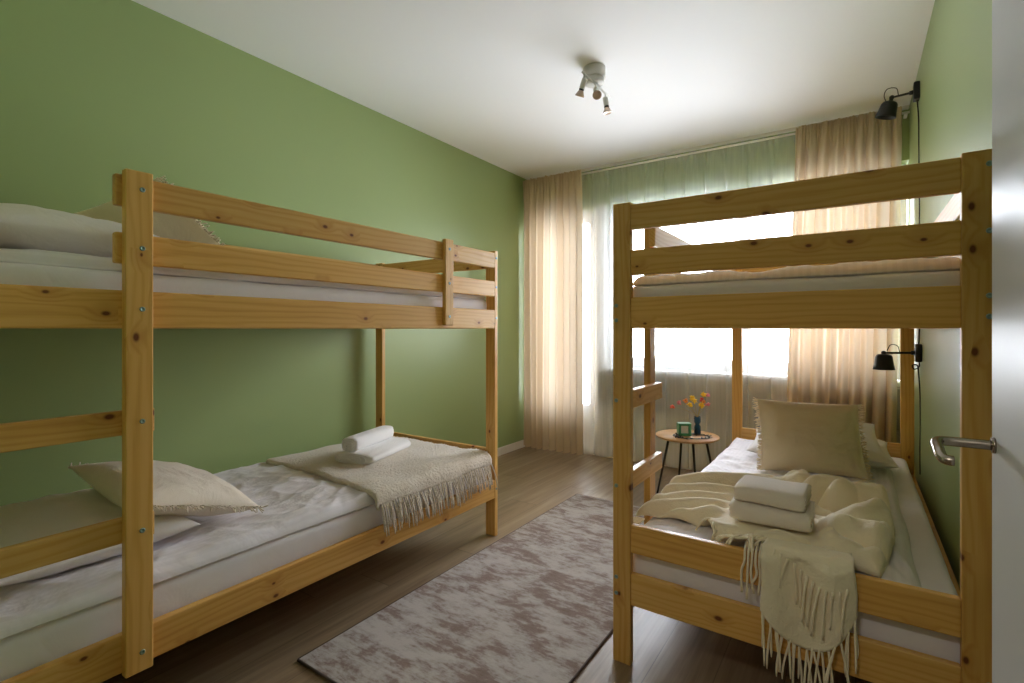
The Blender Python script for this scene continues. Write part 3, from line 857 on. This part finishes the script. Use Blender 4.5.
# ---------------------------------------------------------------- curtains
def curtain(name, label, cat, x0, x1, z0, z1, y, amp, folds, seed, mat, bottom=None, nz_=46, bunch=0.02, per=18, xf=0.016):
    nu = folds*per
    rnd = random.Random(seed)
    ph = [rnd.uniform(0.75, 1.25) for _ in range(folds+1)]
    acc = [0]
    for p in ph: acc.append(acc[-1]+p)
    tot = acc[folds]
    bx0, bx1 = bottom if bottom else (x0, x1)
    def f(a, b):                     # b: 0 top, 1 bottom
        ww = a + bunch*nz(a*folds*0.5+seed, b*0.8, 1)*math.sin(PI*a)
        cyc = ww*folds + 0.35*nz(a*folds*0.35+seed, b*0.7, 2)
        hw = sstep(0.0, 0.10, b)
        k = 0.35+0.65*hw
        aa = amp*k*(0.65+0.5*nz(a*folds*0.6+seed, b*0.5, 4))
        yy = y + aa*math.sin(2*PI*cyc) + 0.25*aa*math.sin(4*PI*cyc+seed)
        fine = (1-hw)*0.010*math.sin(2*PI*cyc*3.3+seed)
        sh = b**0.8
        X0 = x0+(bx0-x0)*sh; X1 = x1+(bx1-x1)*sh
        x = X0+(X1-X0)*ww + xf*(0.6+0.9*nz(a*folds*0.7+seed, b*0.4, 7))*math.sin(2*PI*cyc+1.4)*(0.25+0.75*hw)
        z = z1+(z0-z1)*b + 0.004*math.sin(2*PI*cyc)*b
        if b < 0.001: z += 0.012*nz(a*folds*3, 1, seed)
        return Vector((x, yy+fine, z))
    bm = bmesh.new(); grid(bm, nu, nz_, f)
    o = mk(name, bm, mat, None, ((x0+x1)/2, y, z1), auto=1)
    tag(o, label, cat)
    hb = bmesh.new()                 # gathered heading band with its stitched tape
    zh = z1-0.055
    grid(hb, nu, 3, lambda a, b: f(a, (0.0+b*0.022)) + Vector((0, -0.003, 0)))
    mk('heading_tape', hb, mat, o, ((x0+x1)/2, y, z1), auto=1)
    return o
curtain('curtain', 'beige curtain hanging beside the green wall, in the far corner', 'curtain', -2.635, -2.015, 0.025, 2.555, 4.060, 0.042, 9, 3, M['curtain'])
curtain('curtain', 'beige curtain hanging behind the bunk bed, near the black wall lamps', 'curtain', -0.35, 0.245, 0.03, 2.555, 4.060, 0.042, 9, 8, M['curtain'], bottom=(-0.43, 0.20))
curtain('sheer_curtain', 'wide white sheer curtain across the window', 'curtain', -2.30, 0.10, 0.02, 2.548, 4.130, 0.022, 15, 17, M['sheer'], nz_=34, per=22, bunch=0.04, xf=0.052)

# ---------------------------------------------------------------- side table and things on it
TX, TY, TZ = -0.965, 3.58, 0.405
tb = empty('side_table', (TX, TY, 0), 'small round wooden side table with thin black legs by the sheer curtain', 'side table')
bm = bmesh.new()
add_lathe(bm, [(0, TZ-0.018), (0.195, TZ-0.018), (0.207, TZ-0.012), (0.210, TZ-0.005), (0.208, TZ), (0, TZ)], Matrix.Translation((TX, TY, 0)), 48, False)
mk('tabletop', bm, M['oak'], tb, (TX, TY, TZ))
for ang in (32, 122, 212, 302):
    a = math.radians(ang)
    bm = bmesh.new(); add_cyl(bm, (TX+0.205*math.cos(a), TY+0.205*math.sin(a), 0), (TX+0.125*math.cos(a), TY+0.125*math.sin(a), TZ-0.016), 0.0065, 0.0085, 14)
    mk('leg', bm, M['black'], tb, (TX+0.125*math.cos(a), TY+0.125*math.sin(a), TZ-0.02))
# vase
VX, VY = TX+0.055, TY+0.055
vs_ = [(0.0, 0.0), (0.020, 0.0), (0.0225, 0.004), (0.0225, 0.050), (0.021, 0.060), (0.0145, 0.070), (0.0145, 0.074), (0.021, 0.084), (0.0225, 0.092), (0.0225, 0.126), (0.0205, 0.126), (0.0200, 0.09), (0.0125, 0.074), (0.0125, 0.070), (0.0195, 0.055), (0.0200, 0.008), (0, 0.008)]
bm = bmesh.new(); add_lathe(bm, vs_, Matrix.Translation((VX, VY, TZ)), 32, False)
tag(mk('vase', bm, M['blueglass'], None, (VX, VY, TZ)), 'blue waisted glass vase on the side table holding dried flowers', 'vase')
# flowers
FL = [('yellow', -0.055, 0.205, 'yellow dried flower, lowest of the yellow blooms beside the coral ones'), ('yellow', -0.04, 0.255, 'yellow dried flower, tallest on the candle side of the vase'), ('yellow', -0.018, 0.232, 'yellow dried flower low in the middle of the vase'),
      ('yellow', 0.034, 0.282, 'yellow dried flower at the very top of the vase'), ('yellow', 0.026, 0.205, 'yellow dried flower low beneath the red bloom'), ('orange', -0.088, 0.238, 'orange dried flower behind the yellow ones'),
      ('orange', 0.048, 0.225, 'orange dried flower directly under the red bloom'), ('red', 0.028, 0.245, 'red dried flower in the middle of the vase'), ('coral', -0.175, 0.190, 'coral dried flower drooping out over the green candle holder'),
      ('pink', -0.135, 0.225, 'pink dried flower between the coral and orange blooms'), ('pink', 0.072, 0.272, 'pink dried flower reaching out highest toward the bed'), ('pink', 0.066, 0.212, 'pink dried flower low on the bed side of the vase')]
CR = Vector((0.827, 0.562, 0))
for i, (cn, dx, dz, lab) in enumerate(FL):
    rr = random.Random(i+40)
    tip = Vector((VX, VY, TZ+dz)) + CR*dx + Vector((-0.562, 0.827, 0))*rr.uniform(-0.03, 0.03)
    base = Vector((VX+rr.uniform(-0.006, 0.006), VY+rr.uniform(-0.006, 0.006), TZ+0.012))
    neck = Vector((VX+dx*0.06, VY+rr.uniform(-0.007, 0.007), TZ+0.126))
    fl = empty('dried_flower', tuple(base), lab, 'flower', 'dried flowers in the blue vase')
    bm = bmesh.new(); mid = (neck+tip)/2+Vector((0, 0, 0.016 if abs(dx) > 0.1 else 0.004))
    waist = Vector((VX+dx*0.02, VY, TZ+0.072))
    add_tube(bm, catmull([base, waist, neck, mid, tip], 5), 0.0011, 6); mk('stem', bm, M['stem'], fl, tuple(base))
    bm = bmesh.new()
    for q in range(16 if cn == 'yellow' else 12):      # small clustered petals
        d = Vector((rr.gauss(0, 1), rr.gauss(0, 1), rr.gauss(0, 1)+0.3)).normalized()
        R_ = 0.023 if cn == 'yellow' else 0.019
        mm = frame_z(tip+d*R_*0.35, d) @ Matrix.Diagonal((0.011, 0.008, R_, 1))
        r0 = bmesh.ops.create_icosphere(bm, subdivisions=1, radius=0.7, matrix=mm)
    mk('bloom', bm, M['fl_'+cn], fl, tuple(tip))
# green candle holder
CX, CY = TX-0.012, TY-0.036
cd_ = empty('candle_holder', (CX, CY, TZ+0.0), 'small green square candle holder with pale centre on the side table', 'candle holder')
s_ = 0.043
rz = Matrix.Rotation(math.radians(30), 4, 'Z')
bm = bmesh.new()
add_box(bm, (-s_, -0.03, 0), (-s_+0.017, 0.03, 0.086), 0.003); add_box(bm, (s_-0.017, -0.03, 0), (s_, 0.03, 0.086), 0.003)
add_box(bm, (-s_+0.016, -0.03, 0), (s_-0.016, 0.03, 0.017), 0.003); add_box(bm, (-s_+0.016, -0.03, 0.069), (s_-0.016, 0.03, 0.086), 0.003)
bmesh.ops.transform(bm, matrix=Matrix.Translation((CX, CY, TZ+0.004)) @ rz, verts=bm.verts)
mk('holder_body', bm, M['candlegreen'], cd_, (CX, CY, TZ), False)
bm = bmesh.new(); add_box(bm, (-0.025, -0.018, 0.015), (0.025, 0.026, 0.07), 0.002)
bmesh.ops.transform(bm, matrix=Matrix.Translation((CX, CY, TZ+0.004)) @ rz, verts=bm.verts)
mk('candle', bm, M['label'], cd_, (CX, CY, TZ), False)
# dark leafy garland lying on the table
gl_ = empty('leaf_garland', (TX+0.01, TY-0.10, TZ), 'dark leafy garland lying curled on the side table under the candle holder', 'garland')
bm = bmesh.new(); rr = random.Random(3)
loop = [Vector((TX, TY, TZ+0.006)) + CR*(0.115*math.cos(t)+0.012) + Vector((-0.562, 0.827, 0))*(0.075*math.sin(t)-0.075) for t in [0.3+i*0.32 for i in range(20)]]
add_tube(bm, loop, 0.003, 6); mk('twig', bm, M['leaf'], gl_, tuple(loop[0]))
for cnt, mat, nm in ((70, 'leaf', 'foliage'), (10, 'leafpale', 'pale_foliage')):
    bm = bmesh.new()
    for i in range(cnt):
        p = loop[rr.randrange(len(loop))]+Vector((rr.uniform(-0.014, 0.014), rr.uniform(-0.014, 0.014), rr.uniform(0, 0.008)))
        d = Vector((rr.uniform(-1, 1), rr.uniform(-1, 1), rr.uniform(0.0, 0.35)))
        bmesh.ops.create_icosphere(bm, subdivisions=1, radius=1.0, matrix=frame_z(p, d) @ Matrix.Diagonal((0.006, 0.002, 0.017, 1)))
    mk(nm, bm, M[mat], gl_, tuple(loop[0]))

# ---------------------------------------------------------------- wall lamps
def wall_lamp(label, y, z, reach, sdir, drop):
    o = empty('wall_lamp', (XR, y, z), label, 'wall lamp', 'black wall lamps')
    box('back_plate', (XR-0.028, y-0.03, z-0.048), (XR, y+0.03, z+0.048), M['black'], o, 0.006)
    j = Vector((XR-0.028-reach, y, z-0.004))
    bm = bmesh.new(); add_cyl(bm, (XR-0.03, y, z), tuple(j), 0.0065, 0.0055, 14)
    add_cyl(bm, (XR-0.045, y, z), (XR-0.028, y, z), 0.011, 0.012, 16)
    mk('arm', bm, M['black'], o, (XR-0.03, y, z))
    sd = Vector(sdir).normalized()
    bm = bmesh.new(); bmesh.ops.create_uvsphere(bm, u_segments=16, v_segments=10, radius=0.0125, matrix=Matrix.Translation(j))
    top = j+sd*drop
    add_cyl(bm, tuple(j), tuple(top), 0.009, 0.010, 14); mk('swivel', bm, M['black'], o, tuple(j))
    sh = [(0.0, 0.0), (0.022, 0.0), (0.033, 0.005), (0.0395, 0.016), (0.042, 0.032), (0.046, 0.060), (0.0515, 0.086), (0.049, 0.0865), (0.0435, 0.060), (0.0395, 0.032), (0.036, 0.018), (0.028, 0.009), (0, 0.006)]
    bm = bmesh.new(); add_lathe(bm, sh, frame_z(top, sd), 36, False); mk('lamp_shade', bm, M['black'], o, tuple(top))
    bm = bmesh.new(); bmesh.ops.create_uvsphere(bm, u_segments=16, v_segments=12, radius=0.022, matrix=Matrix.Translation(top+sd*0.05))
    add_cyl(bm, tuple(top+sd*0.006), tuple(top+sd*0.04), 0.012, 0.014, 14); mk('bulb', bm, M['bulb'], o, tuple(top))
    return o, j
lA, jA = wall_lamp('black wall lamp high on the green wall near the ceiling', 3.56, 2.449, 0.095, (-0.28, 0.10, -1), 0.022)
bm = bmesh.new()
add_tube(bm, catmull([jA+Vector((0.03, 0, 0.004)), jA+Vector((0.02, -0.004, 0.045)), jA+Vector((-0.02, -0.006, 0.05)), jA+Vector((-0.035, -0.006, 0.015)), jA+Vector((-0.022, -0.004, -0.03))], 6), 0.0022, 8)
mk('flex_loop', bm, M['cord'], lA, tuple(jA))
lB, jB = wall_lamp('black wall lamp low beside the lower bunk, its shade pointing straight down', 3.46, 1.012, 0.135, (0, 0, -1), 0.006)
bm = bmesh.new()
add_tube(bm, catmull([jB+Vector((0.07, 0, 0.006)), jB+Vector((0.06, 0, 0.04)), jB+Vector((0.03, -0.002, 0.045)), jB+Vector((0.014, -0.002, 0.012))], 6), 0.0022, 8)
mk('flex_loop', bm, M['cord'], lB, tuple(jB))
bm = bmesh.new(); xw_ = XR-0.006
add_tube(bm, catmull([(xw_-0.006, 3.555, 2.405), (xw_, 3.55, 2.30), (xw_, 3.535, 2.12), (xw_, 3.52, 1.95), (xw_, 3.50, 1.75), (xw_, 3.51, 1.4), (xw_, 3.48, 1.2), (xw_-0.006, 3.465, 1.055)], 6), 0.003, 8)
mk('cord', bm, M['cord'], lA, (xw_, 3.55, 2.4))
bm = bmesh.new()
add_tube(bm, catmull([(xw_-0.006, 3.46, 0.97), (xw_-0.004, 3.46, 0.94), (xw_-0.026, 3.45, 0.925), (xw_-0.034, 3.45, 0.945), (xw_-0.012, 3.46, 0.945), (xw_-0.006, 3.47, 0.90), (xw_, 3.48, 0.8), (xw_, 3.46, 0.65), (xw_, 3.48, 0.5), (xw_, 3.47, 0.36)], 6), 0.003, 8)
mk('cord', bm, M['cord'], lB, (xw_, 3.46, 0.97))

# ---------------------------------------------------------------- ceiling spotlight
SX, SY = -1.21, 2.60
sp = empty('ceiling_spotlight', (SX, SY, ZC), 'white ceiling light with three adjustable spots on a bar', 'ceiling light')
bm = bmesh.new(); add_lathe(bm, [(0, 0), (0.062, 0), (0.062, -0.055), (0.060, -0.06), (0, -0.06)], Matrix.Translation((SX, SY, ZC)), 40, False)
mk('canopy', bm, M['lampwhite'], sp, (SX, SY, ZC))
bm = bmesh.new(); add_lathe(bm, [(0, -0.06), (0.055, -0.06), (0.055, -0.085), (0.052, -0.088), (0, -0.088)], Matrix.Translation((SX, SY, ZC)), 40, False)
mk('canopy_cap', bm, M['lampwhite'], sp, (SX, SY, ZC-0.06))
zb = ZC-0.095
bm = bmesh.new(); add_cyl(bm, (SX+0.01, SY-0.17, zb), (SX+0.01, SY+0.19, zb), 0.006, 0.006, 12); add_cyl(bm, (SX+0.01, SY, zb), (SX+0.01, SY, zb+0.01), 0.012, 0.012, 14)
mk('bar', bm, M['lampwhite'], sp, (SX, SY, zb))
for (yy, dd) in ((-0.14, (-0.55, 0.25, -1)), (0.0, (0.45, -0.75, -0.85)), (0.13, (0.12, 0.05, -1))):
    p = Vector((SX+0.01, SY+yy, zb)); q = p+Vector((0, 0, -0.026)); d_ = Vector(dd).normalized()
    bm = bmesh.new(); add_cyl(bm, p, q, 0.0045, 0.0045, 10); bmesh.ops.create_uvsphere(bm, u_segments=12, v_segments=8, radius=0.008, matrix=Matrix.Translation(q))
    add_lathe(bm, [(0, 0), (0.014, 0), (0.0155, 0.004), (0.0155, 0.048), (0.013, 0.052), (0, 0.052)], frame_z(q-d_*0.004, d_), 20, False)
    s1 = mk('spot_head', bm, M['lampwhite'], sp, tuple(q))
    bm = bmesh.new(); e0 = q+d_*0.046
    add_lathe(bm, [(0, 0), (0.012, 0), (0.013, 0.012), (0.018, 0.022), (0.0245, 0.036), (0.025, 0.042), (0.022, 0.042), (0.019, 0.040), (0, 0.037)], frame_z(e0, d_), 24, False)
    mk('bulb', bm, M['bulb'], s1, tuple(e0))
    bm = bmesh.new(); add_cyl(bm, e0+d_*0.002, e0+d_*0.010, 0.0142, 0.0142, 18); mk('socket_ring', bm, M['cord'], s1, tuple(e0))

# ---------------------------------------------------------------- light
w = bpy.data.worlds.new('World'); SC.world = w; w.use_nodes = True
bg = w.node_tree.nodes['Background']; bg.inputs[0].default_value = (0.87, 0.90, 1.0, 1); bg.inputs[1].default_value = 16.0
def portal(x0, x1, z0, z1):
    L = bpy.data.lights.new('window_portal', 'AREA'); L.shape = 'RECTANGLE'; L.size = x1-x0; L.size_y = z1-z0
    L.cycles.is_portal = True
    o = bpy.data.objects.new('window_portal', L); COL.objects.link(o); o.location = ((x0+x1)/2, YB+0.24, (z0+z1)/2); o.rotation_euler = (-PI/2, 0, 0)
portal(WX0, WX1, WZ0, WZ1); portal(BX0, BX1, 0.3, WZ1)
L = bpy.data.lights.new('hall_fill', 'AREA'); L.shape = 'DISK'; L.size = 0.5; L.energy = 10; L.color = (1.0, 0.93, 0.84)  # unseen fill light, added in the hallway to brighten the camera side
o = bpy.data.objects.new('hall_fill', L); COL.objects.link(o); o.location = (-0.4, -0.95, ZC-0.03)

# ---------------------------------------------------------------- camera and view
cam = bpy.data.cameras.new('Camera'); co = bpy.data.objects.new('Camera', cam); COL.objects.link(co)
cam.sensor_fit = 'HORIZONTAL'; cam.sensor_width = 36.0; cam.lens = 505.5/1024*36.0; cam.shift_y = -12.5/1024; cam.clip_start = 0.02
co.location = (0, 0, 1.14); co.rotation_euler = (PI/2, 0, math.radians(34.2))
SC.camera = co
SC.view_settings.view_transform = 'Standard'; SC.view_settings.look = 'None'; SC.view_settings.gamma = 1.0; SC.view_settings.use_curve_mapping = False
SC.view_settings.exposure = 0.68
SC.cycles.use_denoising = True
SC.cycles.max_bounces = 14; SC.cycles.diffuse_bounces = 7; SC.cycles.transparent_max_bounces = 16
SC.cycles.caustics_reflective = False; SC.cycles.caustics_refractive = False; SC.cycles.sample_clamp_indirect = 8.0
